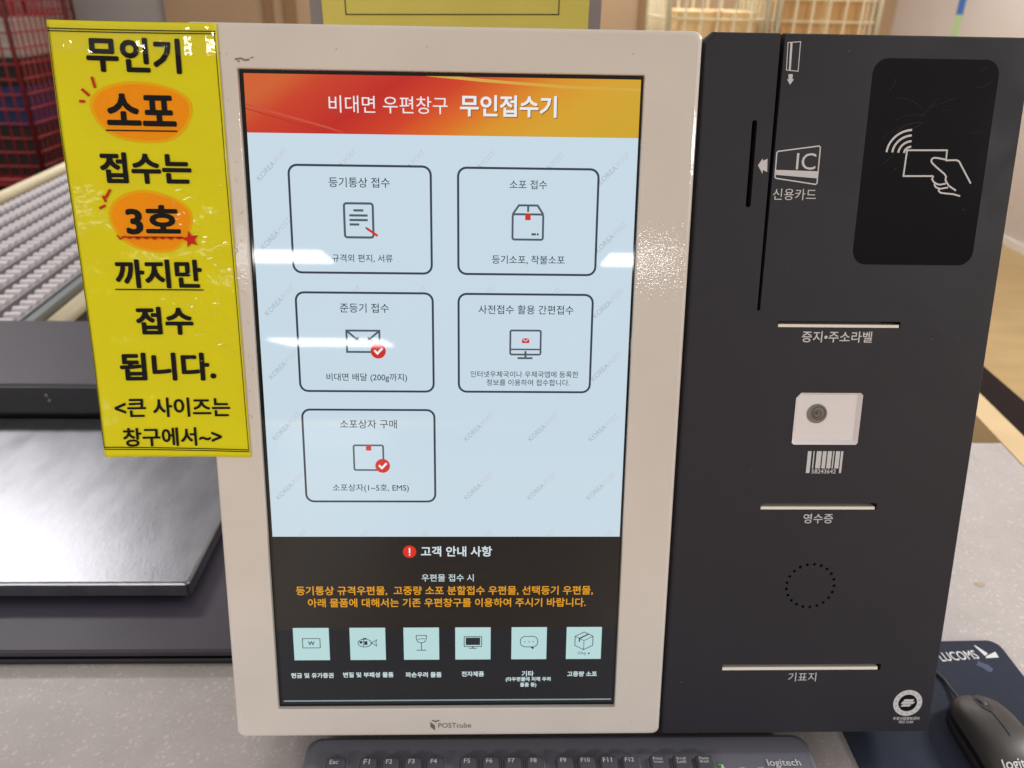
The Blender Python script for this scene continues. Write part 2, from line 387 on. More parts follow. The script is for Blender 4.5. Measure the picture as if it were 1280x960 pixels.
# ------------------------------------------------------------------ the kiosk
kiosk = thing('mail_kiosk', 'beige and charcoal self-service mail kiosk with a lit portrait touch screen', 'kiosk', (.265, .06, TZ))
SW, SH = .285, .5078
g = G(K)
def bl(i, y): return [(x, y, z) for x, z in rrect(-.0361+i, SW+.0396-i, -.0267+i, SH+.0299-i, .006, 6)]
def il(i, y): return [(x, y, z) for x, z in rrect(-i, SW+i, -i, SH+i, .0008, 6)]
g.loft([bl(0, .030), bl(0, -.001), bl(.0004, -.0026), bl(.0014, -.0036), bl(.003, -.004), il(.0008, -.004), il(.0002, -.0036), il(0, -.003), il(0, .0015)], M['bezel'], cap0=False, cap1=False)
bezel = g.build('bezel', kiosk)
g = G(K); g.box(-.030, SW+.034, .0302, .085, -.022, SH+.024, M['cab']); g.build('rear_housing', kiosk)
# printed logo on the lower bezel
g = G(K); yb = -.00415
g.text('POSTcube', .1345, .1625, -.0162, yb, M['logo'], .008)
g.flat([(.1277, -.0128), (.1277, -.0176), (.1318, -.0212), (.1318, -.0160)], yb, M['logo'])
g.flat([(.1285, -.0113), (.1322, -.0132), (.1365, -.0113), (.1342, -.0108), (.1322, -.0118), (.1305, -.0108)], yb, M['logo'])
g.build('maker_mark', bezel)
def scuff(pts, w, m):
    g = G(K); g.stroke(pts, w, yb, m); g.build('scuff_mark', bezel)
for pts, w in ((((-.001, .5135), (.003, .5142), (.006, .5131), (.009, .5136)), .0013), (((.0005, .5125), (.0025, .5122)), .0008), (((.0095, .5145), (.012, .5152)), .0007)):
    scuff(pts, w, M['scuff'])
for i in range(24):
    left = i % 3
    x = random.uniform(-.0085, -.003) if left else random.uniform(-.033, .32); z = random.uniform(.24, .49) if left else random.choice([random.uniform(-.024, -.004), random.uniform(.513, .533)])
    a = random.uniform(0, 3.1); q = random.uniform(.0003, .0014) * (1.8 if left else 1)
    scuff([(x, z), (x+q*math.cos(a), z+q*math.sin(a)), (x+1.6*q*math.cos(a+.5), z+1.6*q*math.sin(a+.5))], random.uniform(.0002, .0005), M['glue' if left else 'scuff'])

# --- screen
g = G(K); g.prism([(0, 0), (SW, 0), (SW, SH), (0, SH)], .0005, .012, M['glass']); screen = g.build('screen', kiosk)
y1, y2, y3, y4 = .0003, .00005, -.0003, -.0006
BG = scr('c5d8e4', 1.); DK = scr('101319', 1.); OUT = scr('2f3b48'); GR = scr('4a565f'); RED = scr('cc2a22')
X0, X1 = .003, .2832
g = G(K); g.rect(X0, X1, .1553, .4655, y1, BG)
for j in range(7):
    for cx in (.0195, .0688, .1180, .1685, .2188, .2665):
        cz = .4440-.0490*j
        g.text('KOREA', cx-.0047-.0086, cx-.0047+.0086, cz-.0047, y2, scr('adb9c2'), .01, rot=math.radians(45))
        g.text('POST', cx+.0063-.0058, cx+.0063+.0058, cz+.0063, y2, scr('c6c4cd'), 0, rot=math.radians(45))
light = g.build('menu_panel', screen)
g = G(K); g.rect(X0, X1, .4655, .5053, y1, banner_mat()); g.build('header_banner', screen)
g = G(K)
for a, b, c, d in (((.003, .4835), (.003, .4855), (.062, .4700), (.074, .4655)), ((.003, .4815), (.003, .4822), (.05, .4690), (.062, .4655))):
    g.flat([a, b, c, d], y2, scr('cf5236', .9) if a[1] > .482 else scr('b82418', .9))
g.flat([(.13, .5053), (.17, .5020), (.23, .4985), (.2832, .4975), (.2832, .4992), (.23, .5005), (.18, .5034), (.155, .5053)], y2, scr('dcae44', .9))
sh_ = scr('8a4a20'); wt = scr('e6e8ea')
g.text('비대면 우편창구', .0617, .1457, .4857, y3, wt, .004)
g.text('무인접수기', .1545+.0006, .2235+.0006, .4859-.0006, y3, sh_, .026)
g.text('무인접수기', .1545, .2235, .4859, y4, wt, .026)
g.build('header_title', screen)

def button(x0, x1, z0, z1, title, tx0, tx1, tz, subs, icon):
    g = G(K)
    g.flat(rrect(x0, x1, z0, z1, .006), y3+.00015, BG)
    g.stroke(rrect(x0, x1, z0, z1, .006), .0016, y3, OUT, True)
    g.text(title, tx0, tx1, tz, y3, scr('27323c'), .006)
    for s_, a, b, z in subs: g.text(s_, a, b, z, y3, scr('27323c'), .006)
    icon(g)
    return g.build('menu_button', screen)
def check(g, cx, cz, r=.0058):
    g.disc(cx, cz, r, y4, RED)
    g.stroke([(cx-r*.5, cz+r*.1), (cx-r*.1, cz-r*.32), (cx+r*.55, cz+r*.38)], r*.28, y4-.0001, scr('e8eef2'))
def ic1(g):
    g.stroke(rrect(.0698, .0907, .3928, .4172, .0018, 4), .0016, y3, GR, True)
    for a, b, z in ((.0765, .0838, .4122), (.0735, .0868, .4086), (.0735, .0868, .4053), (.0735, .0805, .4021)): g.rect(a, b, z-.0008, z+.0008, y3, GR)
    g.stroke([(.0858, .3995), (.0938, .3940)], .0017, y4, RED); g.stroke([(.0850, .4001), (.0860, .3994)], .0009, y4-.00005, OUT)
def ic2(g):
    g.stroke(rrect(.1930, .2155, .3925, .4108, .0014, 4), .0015, y3, GR, True)
    g.stroke([(.1930, .4108), (.1975, .4172), (.2112, .4172), (.2155, .4108)], .0015, y3-.00005, GR)
    g.stroke([(.2043, .4165), (.2043, .4125)], .0015, y3-.00005, GR)
    g.rect(.2022, .2062, .4066, .4112, y4, RED)
    g.rect(.2070, .2104, .3956, .3972, y3, GR); g.rect(.2110, .2124, .3956, .3972, y3, GR)
def ic3(g):
    g.stroke([(.0682, .3070), (.0682, .3234), (.0930, .3234), (.0930, .3070)], .0015, y3, GR, True)
    g.stroke([(.0688, .3228), (.0806, .3128), (.0924, .3228)], .0015, y3-.00005, GR)
    g.stroke([(.0738, .3150), (.0772, .3182)], .0014, y3-.00005, GR); g.stroke([(.0842, .3182), (.0925, .3100)], .0014, y3-.00005, GR)
    check(g, .0918, .3078)
def ic4(g):
    g.stroke(rrect(.1923, .2155, .3058, .3244, .0012, 4), .0014, y3, GR, True)
    g.stroke([(.1928, .3098), (.2150, .3098)], .0012, y3-.00005, GR)
    g.stroke([(.2040, .3085), (.2040, .3032)], .0016, y3-.00006, GR); g.stroke([(.1980, .3030), (.2095, .3030)], .0015, y3-.00007, GR)
    g.rect(.2012, .2068, .3148, .3184, y4, RED); g.stroke([(.2014, .3182), (.2040, .3162), (.2066, .3182)], .0006, y4-.00005, BG)
def ic5(g):
    g.stroke(rrect(.0705, .0935, .2122, .2326, .0012, 4), .0014, y3, GR, True)
    g.rect(.0802, .0843, .2284, .2330, y4, RED); check(g, .0928, .2158)
button(.031, .1332, .3668, .4437, '등기통상 접수', .0595, .1035, .432, [('규격외 편지, 서류', .0597, .1043, .3775)], ic1)
button(.1530, .2553, .3668, .4433, '소포 접수', .1905, .2178, .432, [('등기소포, 착불소포', .178, .2322, .3776)], ic2)
button(.0315, .1336, .2762, .3520, '준등기 접수', .0640, .1007, .3406, [('비대면 배달 (200g까지)', .0518, .1133, .2869)], ic3)
button(.1530, .2543, .2763, .3519, '사전접수 활용 간편접수', .168, .240, .3403, [('인터넷우체국이나 우체국앱에 등록한', .162, .2452, .2903), ('정보를 이용하여 접수합니다.', .1743, .2386, .2838)], ic4)
button(.0318, .1339, .1858, .2614, '소포상자 구매', .0606, .1046, .2499, [('소포상자(1~5호, EMS)', .0529, .1130, .1970)], ic5)

g = G(K); g.rect(X0, X1, .0025, .1553, -.0001, DK)
g.rect(X0+.001, X1-.001, .0050, .0062, y3, scr('8a99a2'))
cy_ = scr('cfe0e4'); am = scr('e09a1e')
g.disc(.1126, .1424, .0054, y3, scr('d8281e')); g.rect(.1120, .1132, .1412, .1458, y4, scr('f0e8e6')); g.rect(.1120, .1132, .1392, .1403, y4, scr('f0e8e6'))
g.text('고객 안내 사항', .1217, .1794, .1427, y3, cy_, .022)
g.text('우편물 접수 시', .1220, .1645, .1193, y3, cy_, .006)
g.text('등기통상 규격우편물,  고중량 소포 분할접수 우편물, 선택등기 우편물,', .0194, .2630, .1078, y3, am, .016)
g.text('아래 물품에 대해서는 기존 우편창구를 이용하여 주시기 바랍니다.', .0286, .2574, .0970, y3, am, .016)
notice = g.build('notice_panel', screen)
MINT = scr('b4d6d6'); IK = scr('1a2428')
def tile(x0, caption, icon):
    g = G(K); x1 = x0+.0295; z0, z1 = .0443, .0742; cx = (x0+x1)/2; cz = (z0+z1)/2+.001
    g.rect(x0, x1, z0, z1, y3, MINT); icon(g, cx, cz)
    for s_, a, b, z in caption: g.text(s_, a, b, z, y3, cy_, .024)
    g.build('restricted_item_tile', screen)
def t1(g, cx, cz):
    g.stroke([(cx-.0072, cz-.0043), (cx+.0072, cz-.0043), (cx+.0072, cz+.0043), (cx-.0072, cz+.0043)], .0006, y4, IK, True); g.text('W', cx-.0028, cx+.0028, cz, y4, IK, .02)
def t2(g, cx, cz):
    cx -= .001
    g.stroke([(cx-.007+.0055*(1-math.cos(a)), cz+.0037*math.sin(a)) for a in [2*math.pi*i/24 for i in range(24)]], .0006, y4, IK, True)
    g.stroke([(cx+.004, cz), (cx+.0085, cz+.003), (cx+.0078, cz), (cx+.0085, cz-.003)], .0006, y4-.00005, IK, True)
    g.rect(cx-.0017, cx+.0008, cz-.0017, cz+.0017, y4, IK); g.disc(cx-.0045, cz+.0007, .0013, y4, IK, 12)
    g.stroke([(cx-.003, cz+.0036), (cx, cz+.0042)], .0014, y4, IK); g.stroke([(cx-.0026, cz+.003), (cx-.0022, cz), (cx-.0026, cz-.003)], .0006, y4, IK)
def t3(g, cx, cz):
    g.stroke([(cx-.0042, cz+.0068), (cx+.0042, cz+.0068), (cx+.0042, cz+.004), (cx+.003, cz+.001), (cx, cz-.0002), (cx-.003, cz+.001), (cx-.0042, cz+.004)], .0006, y4, IK, True)
    g.stroke([(cx, cz-.0002), (cx, cz-.0066)], .0006, y4-.00005, IK); g.stroke([(cx-.004, cz-.0068), (cx+.004, cz-.0068)], .0007, y4-.00006, IK); g.stroke([(cx-.003, cz+.003), (cx-.001, cz+.0036), (cx+.003, cz+.004)], .0005, y4, IK)
def t4(g, cx, cz):
    g.stroke([(cx-.0073, cz-.0036), (cx+.0073, cz-.0036), (cx+.0073, cz+.0056), (cx-.0073, cz+.0056)], .0006, y4, IK, True); g.rect(cx-.006, cx+.006, cz-.0022, cz+.0046, y4, IK)
    g.rect(cx-.0032, cx+.0032, cz-.0056, cz-.0049, y4, IK); g.rect(cx-.0004, cx+.0004, cz-.005, cz-.0037, y4, IK)
def t5(g, cx, cz):
    g.stroke(rrect(cx-.0073, cx+.0073, cz-.0042, cz+.0056, .0042, 5), .0006, y4, IK, True)
    g.flat([(cx+.001, cz-.0043), (cx+.0036, cz-.0066), (cx+.0042, cz-.0042)], y4, IK)
    for d in (-.0035, 0, .0035): g.disc(cx+d, cz+.0007, .0005, y4, IK, 8)
def t6(g, cx, cz):
    cz += .001
    A = [(cx, cz+.0085), (cx+.0075, cz+.0045), (cx+.0075, cz-.004), (cx, cz-.008), (cx-.0075, cz-.004), (cx-.0075, cz+.0045)]
    g.stroke(A, .0006, y4, IK, True); g.stroke([A[5], (cx, cz+.0005), A[1]], .0005, y4-.00004, IK); g.stroke([(cx, cz), A[3]], .0005, y4-.00005, IK)
    g.stroke([(cx+.0037, cz+.0065), (cx-.0038, cz+.0025), (cx-.0038, cz-.0005)], .0011, y4, IK)
    g.text('20kg', cx-.0052, cx+.002, cz-.0115, y4, scr('6a8084'), .01); g.disc(cx+.0045, cz-.0115, .0008, y4, IK, 8)
tile(.0150, [('현금 및 유가증권', .0114, .0468, .0299)], t1)
tile(.0616, [('변질 및 부패성 물품', .0549, .0971, .0303)], t2)
tile(.1062, [('파손우려 물품', .1072, .1375, .0301)], t3)
tile(.1492, [('전자제품', .1544, .1733, .0306)], t4)
tile(.1962, [('기타', .2052, .2154, .0306), ('(타우편물에 피해 우려', .1917, .2298, .0251), ('물품 등)', .2040, .2178, .0197)], t5)
tile(.2423, [('고중량 소포', .2439, .2692, .0301)], t6)

# --- charcoal card and printer cabinet
g = G(K)
CX0, CX1, CZ0, CZ1, CY = .3278, .5667, -.0330, .5393, .004
def cl(i, y):
    x0, x1, z0, z1 = CX0+i, CX1-i*.5, CZ0+i*.5, CZ1-i*.5
    return [(x, y, z) for x, z in ((x0, z0), (x1, z0), (x1, z1), (x0+.006, z1), (x0, z1-.006))]
g.loft([cl(.0, .120), cl(.0, CY+.004), cl(.0012, CY+.0012), cl(.0032, CY)], M['cab'])
cab = g.build('side_cabinet', kiosk)
def pip(pts, y0, y1):
    gg = G(K); gg.prism(pts, y0, y1, M['black']); return gg.build('cutter', kiosk)
cutters = [pip(rrect(.3665, .3703, .4178, .4796, .0018), -.02, CY+.02),
           pip([(.3817, .3407), (.3841, .3407), (.3855, .56), (.3822, .56)], -.02, CY+.03),
           pip(rrect(.4510, .5436, .3762, .5234, .011, 8), -.02, CY+.0006),
           pip([(.3990, .3278), (.4948, .3278), (.4948, .3327), (.3990, .3327)], -.02, CY+.012),
           pip([(.3983, .1773), (.4942, .1773), (.4942, .1830), (.3983, .1830)], -.02, CY+.012),
           pip([(.3777, .0297), (.5156, .0297), (.5156, .0354), (.3777, .0354)], -.02, CY+.012),
           pip([(.4222, .2762), (.4702, .2762), (.4722, .2742), (.4722, .2345), (.4706, .2328), (.4200, .2328), (.4182, .2345), (.4182, .2715)], -.02, CY+.006)]
for i in range(21):
    a = 2*math.pi*i/21; cutters.append(pip([(.4464+.0202*math.cos(a)+.0014*math.cos(b), .1092+.0196*math.sin(a)+.0014*math.sin(b)) for b in [math.pi*k/4 for k in range(8)]], -.02, CY+.006))
for c in cutters: cut(cab, c)
yc = CY-.0002; WP = M['white_print']
g = G(K); g.flat(rrect(.4513, .5433, .3765, .5231, .0107, 8), CY+.0003, M['gloss']); reader = g.build('contactless_reader', kiosk)
g = G(K); yr = CY+.0001; w = .0012
R_ = lambda L: [(a/1000, b/1000) for a, b in L]
g.stroke(R_([(513.3, 453.5), (513.1, 460.5), (483.2, 460.1), (482.8, 441.7), (505.3, 442.0)]), w, yr, WP)
g.stroke(R_([(512.7, 453.9), (507.5, 454.8), (504.5, 455.1), (502.7, 454.4), (502.2, 453), (502.9, 451.5), (507.5, 447.8), (513.5, 443.6), (515.0, 441.7), (514.8, 439.2), (517.9, 435.2), (523.9, 431.7)]), w, yr-.00004, WP)
g.stroke(R_([(512.8, 453.3), (520.7, 453.6), (522.3, 453.2), (523.5, 452.3), (529.2, 444.2), (534.3, 437.0)]), w, yr-.00008, WP)
g.stroke(R_([(505.3, 442.0), (504.6, 439.7), (506.3, 437.6), (509, 436.2), (511.2, 435.9), (515.7, 436.8)]), w, yr-.00012, WP)
g.stroke(R_([(507.0, 437.2), (507, 435.6), (508.2, 434), (511.6, 432.9), (517.5, 433.9)]), w, yr-.00016, WP)
g.stroke(R_([(510.6, 432.8), (510.8, 431.2), (512.4, 430), (516.1, 429.6), (522.3, 429.1), (527.5, 427.8)]), w, yr-.0002, WP)
for r in (.0183, .0140, .0095, .0052):
    g.stroke([(.4863+r*math.cos(math.radians(a)), .4580+.9*r*math.sin(math.radians(a))) for a in range(94, 179, 6)], .0015, yr, WP)
g.build('contactless_symbol', reader)
random.seed(11)
for i in range(16):
    g = G(K); x = random.uniform(.458, .530); z = random.uniform(.445, .515); a = random.uniform(-.1, .9); L = random.uniform(.008, .028); b_ = random.uniform(-.5, .5)
    pts = [(x+L*q*math.cos(a+b_*q), z+L*q*math.sin(a+b_*q)) for q in [k/6 for k in range(7)]]
    pts = [p for p in pts if .453 < p[0] < .541 and .38 < p[1] < .520]
    if len(pts) > 2: g.stroke(pts, random.uniform(.00006, .00012), CY+.00022, M['scratch']); g.build('scratch_mark', reader)
# printed marks
g = G(K)
g.stroke(R_([(387.6, 532.3), (396.6, 533.1), (396.7, 513.3), (388.2, 514.0)]), .0006, yc, WP, True)
g.flat(R_([(389.3, 532.3), (390.9, 532.4), (391.3, 513.8), (389.9, 513.9)]), yc-.00005, WP)
g.flat(R_([(389.9, 511.2), (393.1, 511.3), (393.1, 507.9), (394.3, 507.9), (391.7, 504.1), (389.2, 507.8), (390.3, 507.8)]), yc, WP)
g.build('swipe_symbol', cab)
g = G(K)
g.flat(R_([(373.2, 447.9), (376.3, 453.0), (376.7, 451.2), (379.9, 452.7), (380.4, 443.3), (377.1, 444.7), (377.1, 441.9)]), yc, WP)
g.build('insert_arrow', cab)
g = G(K)
g.stroke(R_([(386.4, 457.0), (387.2, 458.0), (417.2, 462.2), (418.3, 461.2), (418.4, 435.8), (417.4, 434.9), (387.4, 438.9), (386.5, 440.0)]), .0009, yc, WP, True)
g.flat(R_([(386.5, 444.9), (418.4, 444.3), (418.5, 439.2), (386.5, 441.4)]), yc-.00005, WP)
g.text('IC', .4015, .4160, .4512, yc, WP, 0, zh=.0118)
g.text('신용카드', .3862, .4186, .4275, yc, WP, .004)
g.build('chip_card_symbol', cab)
g = G(K)
g.text('증지•주소라벨', .4183, .4736, .3206, yc, WP, .012)
g.build('printed_caption', cab)
g = G(K)
g.text('영수증', .4344, .4590, .1697, yc, WP, .008)
g.build('printed_caption', cab)
g = G(K)
g.text('기표지', .4356, .4600, .0232, yc, WP, .004)
g.build('printed_caption', cab)
g = G(K); bx = .4325
for x0, x1, lo in ((0, .0030, 0), (.0046, .0055, 1), (.0072, .0112, 1), (.0122, .0152, 1), (.0162, .0196, 1), (.0206, .0216, 1), (.0228, .0262, 1), (.0270, .0288, 0)):
    g.rect(bx+x0, bx+x1, .2091 if not lo else .2130, .2276, yc, WP)
g.text('58243642', bx+.0046, bx+.0244, .2105, yc, WP, .01)
g.build('barcode_symbol', cab)
# slots and paper strips
for x0, x1, z0, z1 in ((.3992, .4938, .3279, .3301), (.3985, .4928, .1774, .1798), (.3779, .5130, .0298, .0325)):
    g = G(K); g.box(x0, x1, CY+.0003, CY+.010, z0, z1, M['paper']); s_ = g.build('paper_strip', kiosk)
# scanner
g = G(K)
oc = [(.4222, .2759), (.4701, .2759), (.4719, .2741), (.4719, .2346), (.4705, .2331), (.4201, .2331), (.4185, .2346), (.4185, .2714)]
ic_ = [(.4235, .2735), (.4688, .2738), (.4704, .2722), (.4704, .2375), (.4688, .2360), (.4222, .2362), (.4208, .2375), (.4208, .2708)]
g.loft([[(x, CY-.0004, z) for x, z in oc], [(x, CY+.0030, z) for x, z in ic_]], M['frost'], cap0=False); scan = g.build('barcode_scanner', kiosk)
g = G(K)
def dl(r, y): return [(.4378+r*math.cos(2*math.pi*i/28), y, .2580+r*.98*math.sin(2*math.pi*i/28)) for i in range(28)]
g.loft([dl(.0082, CY+.0029), dl(.0080, CY+.0022), dl(.0070, CY+.0018)], M['lens'], cap0=False)
for r, dx in ((.0048, .0008), (.0024, .0)): g.ring(.4378+dx, .2580+dx, r, r+.0009, CY+.0016, M['lens2'])
g.disc(.4372, .2586, .0013, CY+.0016, M['lens2'], 14)
g.build('lens', scan)
# round seal
g = G(K); sx, sz = .5437, -.0030
g.ring(sx, sz, .0083, .0128, yc, WP, 40); g.disc(sx, sz, .0082, yc+.0001, M['black'], 36)
for i in range(14):
    a = 2*math.pi*i/14+.2; g.stroke([(sx+.0098*math.cos(a), sz+.0098*math.sin(a)), (sx+.0112*math.cos(a+.14), sz+.0112*math.sin(a+.14))], .0005, yc-.0001, M['scuff'])
for a, b, z in ((-.0045, .0055, .0026), (-.0062, .0064, .0002), (-.0058, .0035, -.0024)):
    g.flat([(sx+a, sz+z-.0011), (sx+b-.0016, sz+z-.0011), (sx+b, sz+z+.0011), (sx+a+.0014, sz+z+.0011)], yc-.0001, WP)
g.text('우정사업정보센터', .5325, .5560, -.0184, yc, WP, .02); g.text('자산 2150', .5380, .5510, -.0219, yc, WP, .02)
g.build('inspection_seal', cab)
# foot that carries the kiosk on the worktop
g = G(); g.box(.02, .54, .050, .125, TZ, -.030, M['black']); g.build('foot', kiosk)

# ------------------------------------------------------------------ yellow sign taped to the kiosk
def sgn(p):                                   # gently bowed sheet, its left side off the bezel
    x, y, z = p
    t_ = (-.010 - x)/.11
    y2_ = y - .0055 - .006*max(0, t_)**2 + .0015*math.sin(z*21+1.0)*max(0, t_) + .00009*math.sin(x*140+z*60) + .00008*math.sin(z*170-x*50+1)
    return K((x, y2_, z))
sign = thing('paper_sign', 'laminated yellow notice with bold black lettering and red marks taped to the kiosk bezel', 'sign', tuple(K((-.065, -.006, .225))))
g = G(sgn)
NX, NZ = 44, 120
def sheet_pt(i, j):
    a, b = i/NX, j/NZ
    xl = -.1165 + (-.1225+.1165)*b; xr = -.0082 + (-.0118+.0082)*b
    zt = .5352 + .0012*a; zb = .2262 - .0018*a
    return (xl+(xr-xl)*a, zb+(zt-zb)*b)
vs = []; fs = []
for y in (0, .0006):
    for j in range(NZ+1):
        for i in range(NX+1): x, z = sheet_pt(i, j); vs.append((x, y, z))
n1 = (NX+1)*(NZ+1); ix = lambda i, j, k: k*n1 + j*(NX+1)+i
for j in range(NZ):
    for i in range(NX):
        fs += [[ix(i, j, 0), ix(i+1, j, 0), ix(i+1, j+1, 0), ix(i, j+1, 0)], [ix(i, j+1, 1), ix(i+1, j+1, 1), ix(i+1, j, 1), ix(i, j, 1)]]
for i in range(NX): fs += [[ix(i, 0, 1), ix(i+1, 0, 1), ix(i+1, 0, 0), ix(i, 0, 0)], [ix(i, NZ, 0), ix(i+1, NZ, 0), ix(i+1, NZ, 1), ix(i, NZ, 1)]]
for j in range(NZ): fs += [[ix(0, j, 0), ix(0, j+1, 0), ix(0, j+1, 1), ix(0, j, 1)], [ix(NX, j, 1), ix(NX, j+1, 1), ix(NX, j+1, 0), ix(NX, j, 0)]]
g.add(vs, fs, M['yellow'], True); sheet = g.build('sheet', sign)
g = G(sgn); ys = -.0003
def blob(cx, cz, rx, rz, sk):
    return [(cx+rx*math.cos(a)*(1+.06*math.sin(3*a)), cz+rz*math.sin(a)*(1+.07*math.cos(2*a+sk))) for a in [2*math.pi*i/40 for i in range(40)]]
def fan(pts, y, m):
    cx = sum(p[0] for p in pts)/len(pts); cz = sum(p[1] for p in pts)/len(pts); n = len(pts)
    rings = 10; vs = [(cx+(x-cx)*k/rings, y, cz+(z-cz)*k/rings) for k in range(1, rings+1) for x, z in pts]+[(cx, y, cz)]
    fs = [[i, (i+1) % n, n*rings] for i in range(n)] + [[k*n+i, k*n+(i+1) % n, (k+1)*n+(i+1) % n, (k+1)*n+i] for k in range(rings-1) for i in range(n)]
    g.add(vs, fs, m)
fan(blob(-.0660, .4772, .0338, .0217, .4), -.00015, M['orange_edge']); fan(blob(-.0660, .4772, .0312, .0195, .4), ys, M['orange']); g.build('highlight_patch', sheet); g = G(sgn); fan(blob(-.0668, .4026, .0288, .0226, 1.2), -.00015, M['orange_edge']); fan(blob(-.0668, .4026, .0264, .0204, 1.2), ys, M['orange'])
g.build('highlight_patch', sheet)
g = G(sgn); yt = -.0006; IN = M['ink']
for s_, a, b, z0, z1 in (('무인기', -.0991, -.0370, .5029, .5257), ('소포', -.0898, -.0433, .4681, .4894), ('접수는', -.0978, -.0359, .4289, .4503), ('3호', -.0845, -.0468, .3935, .4145),
                         ('까지만', -.0959, -.0344, .3548, .3758), ('접수', -.0847, -.0436, .3202, .3412), ('됩니다.', -.0994, -.0297, .2853, .3068), ('<큰 사이즈는', -.1061, -.0211, .2570, .2722), ('창구에서~>', -.1019, -.0289, .2340, .2488)):
    g.text(s_, a, b, (z0+z1)/2, yt, IN, (.036 if z1-z0 > .018 else .022), zh=z1-z0)
def line(a, b, w_, m, n=60): g.stroke([(a[0]+(b[0]-a[0])*i/n, a[1]+(b[1]-a[1])*i/n) for i in range(n+1)], w_, yt-.0001, m)
line((-.0912, .4648), (-.0434, .4651), .0009, IN); line((-.0969, .3539), (-.0342, .3537), .0009, IN); line((-.0886, .3916), (-.0457, .3918), .0009, IN)
for za, zb in ((.5298, .5309), (.5282, .5293)): line((-.1222, za), (-.0122, zb), .0007, IN)
for za, zb in ((.2342, .2304), (.2326, .2289)): line((-.1160, za), (-.0085, zb), .0007, IN)
line((-.1215, .531), (-.1160, .233), .0005, IN); line((-.0130, .530), (-.0092, .231), .0005, IN)
g.build('lettering', sheet)
g = G(sgn)
for a, b in (((-.0968, .4996), (-.0954, .4924)), ((-.1043, .4916), (-.0996, .4872)), ((-.1066, .4835), (-.1028, .4835)), ((-.0925, .4249), (-.0962, .4189)), ((-.0979, .4204), (-.0963, .4161)), ((-.1013, .4116), (-.0969, .4137))):
    g = G(sgn); g.stroke([(a[0]+(b[0]-a[0])*k/5, a[1]+(b[1]-a[1])*k/5) for k in range(6)], .0018, -.0008, M['redink']); g.build('red_tick', sheet)
g = G(sgn)
g.stroke([(-.0913, .3930), (-.0895, .3902), (-.0862, .3920), (-.0829, .3908), (-.0800, .3918), (-.0773, .3903), (-.0744, .3918), (-.0714, .3906), (-.0686, .3918), (-.0658, .3903), (-.0630, .3918), (-.0600, .3906), (-.0572, .3918), (-.0543, .3904), (-.0515, .3918), (-.0485, .3908), (-.0450, .3915)], .0011, -.0010, M['redink'])
st = []
for i in range(10):
    r = .0064 if i % 2 == 0 else .0028; a = math.pi/2 + i*math.pi/5 + .2; st.append((-.0403+r*math.cos(a), .3904+r*math.sin(a)))
g.build('red_wavy_line', sheet); g = G(sgn); fan(st, -.0012, M['redstar']); g.build('red_star', sheet)
g = G(sgn)
g.add([(x, -.0016-.0003*math.sin(x*400), z) for z in (.5150, .5350) for x in [-.122+.0028*i for i in range(41)]], [[i, i+1, 42+i, 41+i] for i in range(40)], M['tape'], True)
g.build('tape', sign)
random.seed(23)
for i in range(46):                             # little creases of the film that catch the lamps
    x = random.uniform(-.050, -.0145); z = random.choice([random.uniform(.33, .43), random.uniform(.29, .43)]); wd = random.uniform(.0008, .0026); ht = random.uniform(.0003, .0009); tl = random.uniform(-.05, .05)
    g = G(sgn); pts = [(wd*math.cos(a)*random.uniform(.6, 1.1), ht*math.sin(a)*random.uniform(.6, 1.1)) for a in [2*math.pi*k/7 for k in range(7)]]
    g.add([(x+px_, -.0014-tl*pz_, z+pz_+.15*px_) for px_, pz_ in pts], [list(range(7))], M['bubble']); g.build('film_crease', sheet)

# ------------------------------------------------------------------ weighing scale
sc = thing('parcel_scale', 'parcel weighing scale with a brushed steel plate on a dark base', 'scale', (-.36, .33, TZ))
g = G()
def pl(i, z): return [(x, y, z) for x, y in rrect(-.640+i, -.146-i, .188+i, .546-i, .004, 4)]
g.loft([pl(0, -.047), pl(0, -.0325), pl(.0012, -.0308), pl(.003, -.030)], M['steel']); pw = g.build('weighing_plate', sc)
g = G(); g.box(-.70, -.068, .114, .62, TZ+.001, -.0642, M['scaled'], .002); g.build('base_rim', sc)
g = G(); g.box(-.70, -.068, .1165, .62, -.0635, -.0545, M['scaleb'], .003); g.build('base', sc)
g = G(); g.box(-.56, -.20, .25, .48, -.0543, -.0474, M['scaled']); g.build('load_cell_cover', sc)
g = G(); g.box(-.74, -.03, .5580, .800, -.0541, .0195, M['scaleb'], .004); hs = g.build('rear_housing', sc)
g = G(); g.box(-.739, -.031, .5530, .5574, -.0541, .0165, M['scaled']); bp_ = g.build('rear_face', sc)
for dx, z in ((-.4702, .0045), (-.4675, -.004)):
    g = G(); g.loft([[(dx+r*math.cos(a), y, z+r*math.sin(a)) for a in [k*math.pi/5 for k in range(10)]] for r, y in ((.0022, .553), (.002, .5515))], M['castor']); g.build('screw', bp_)

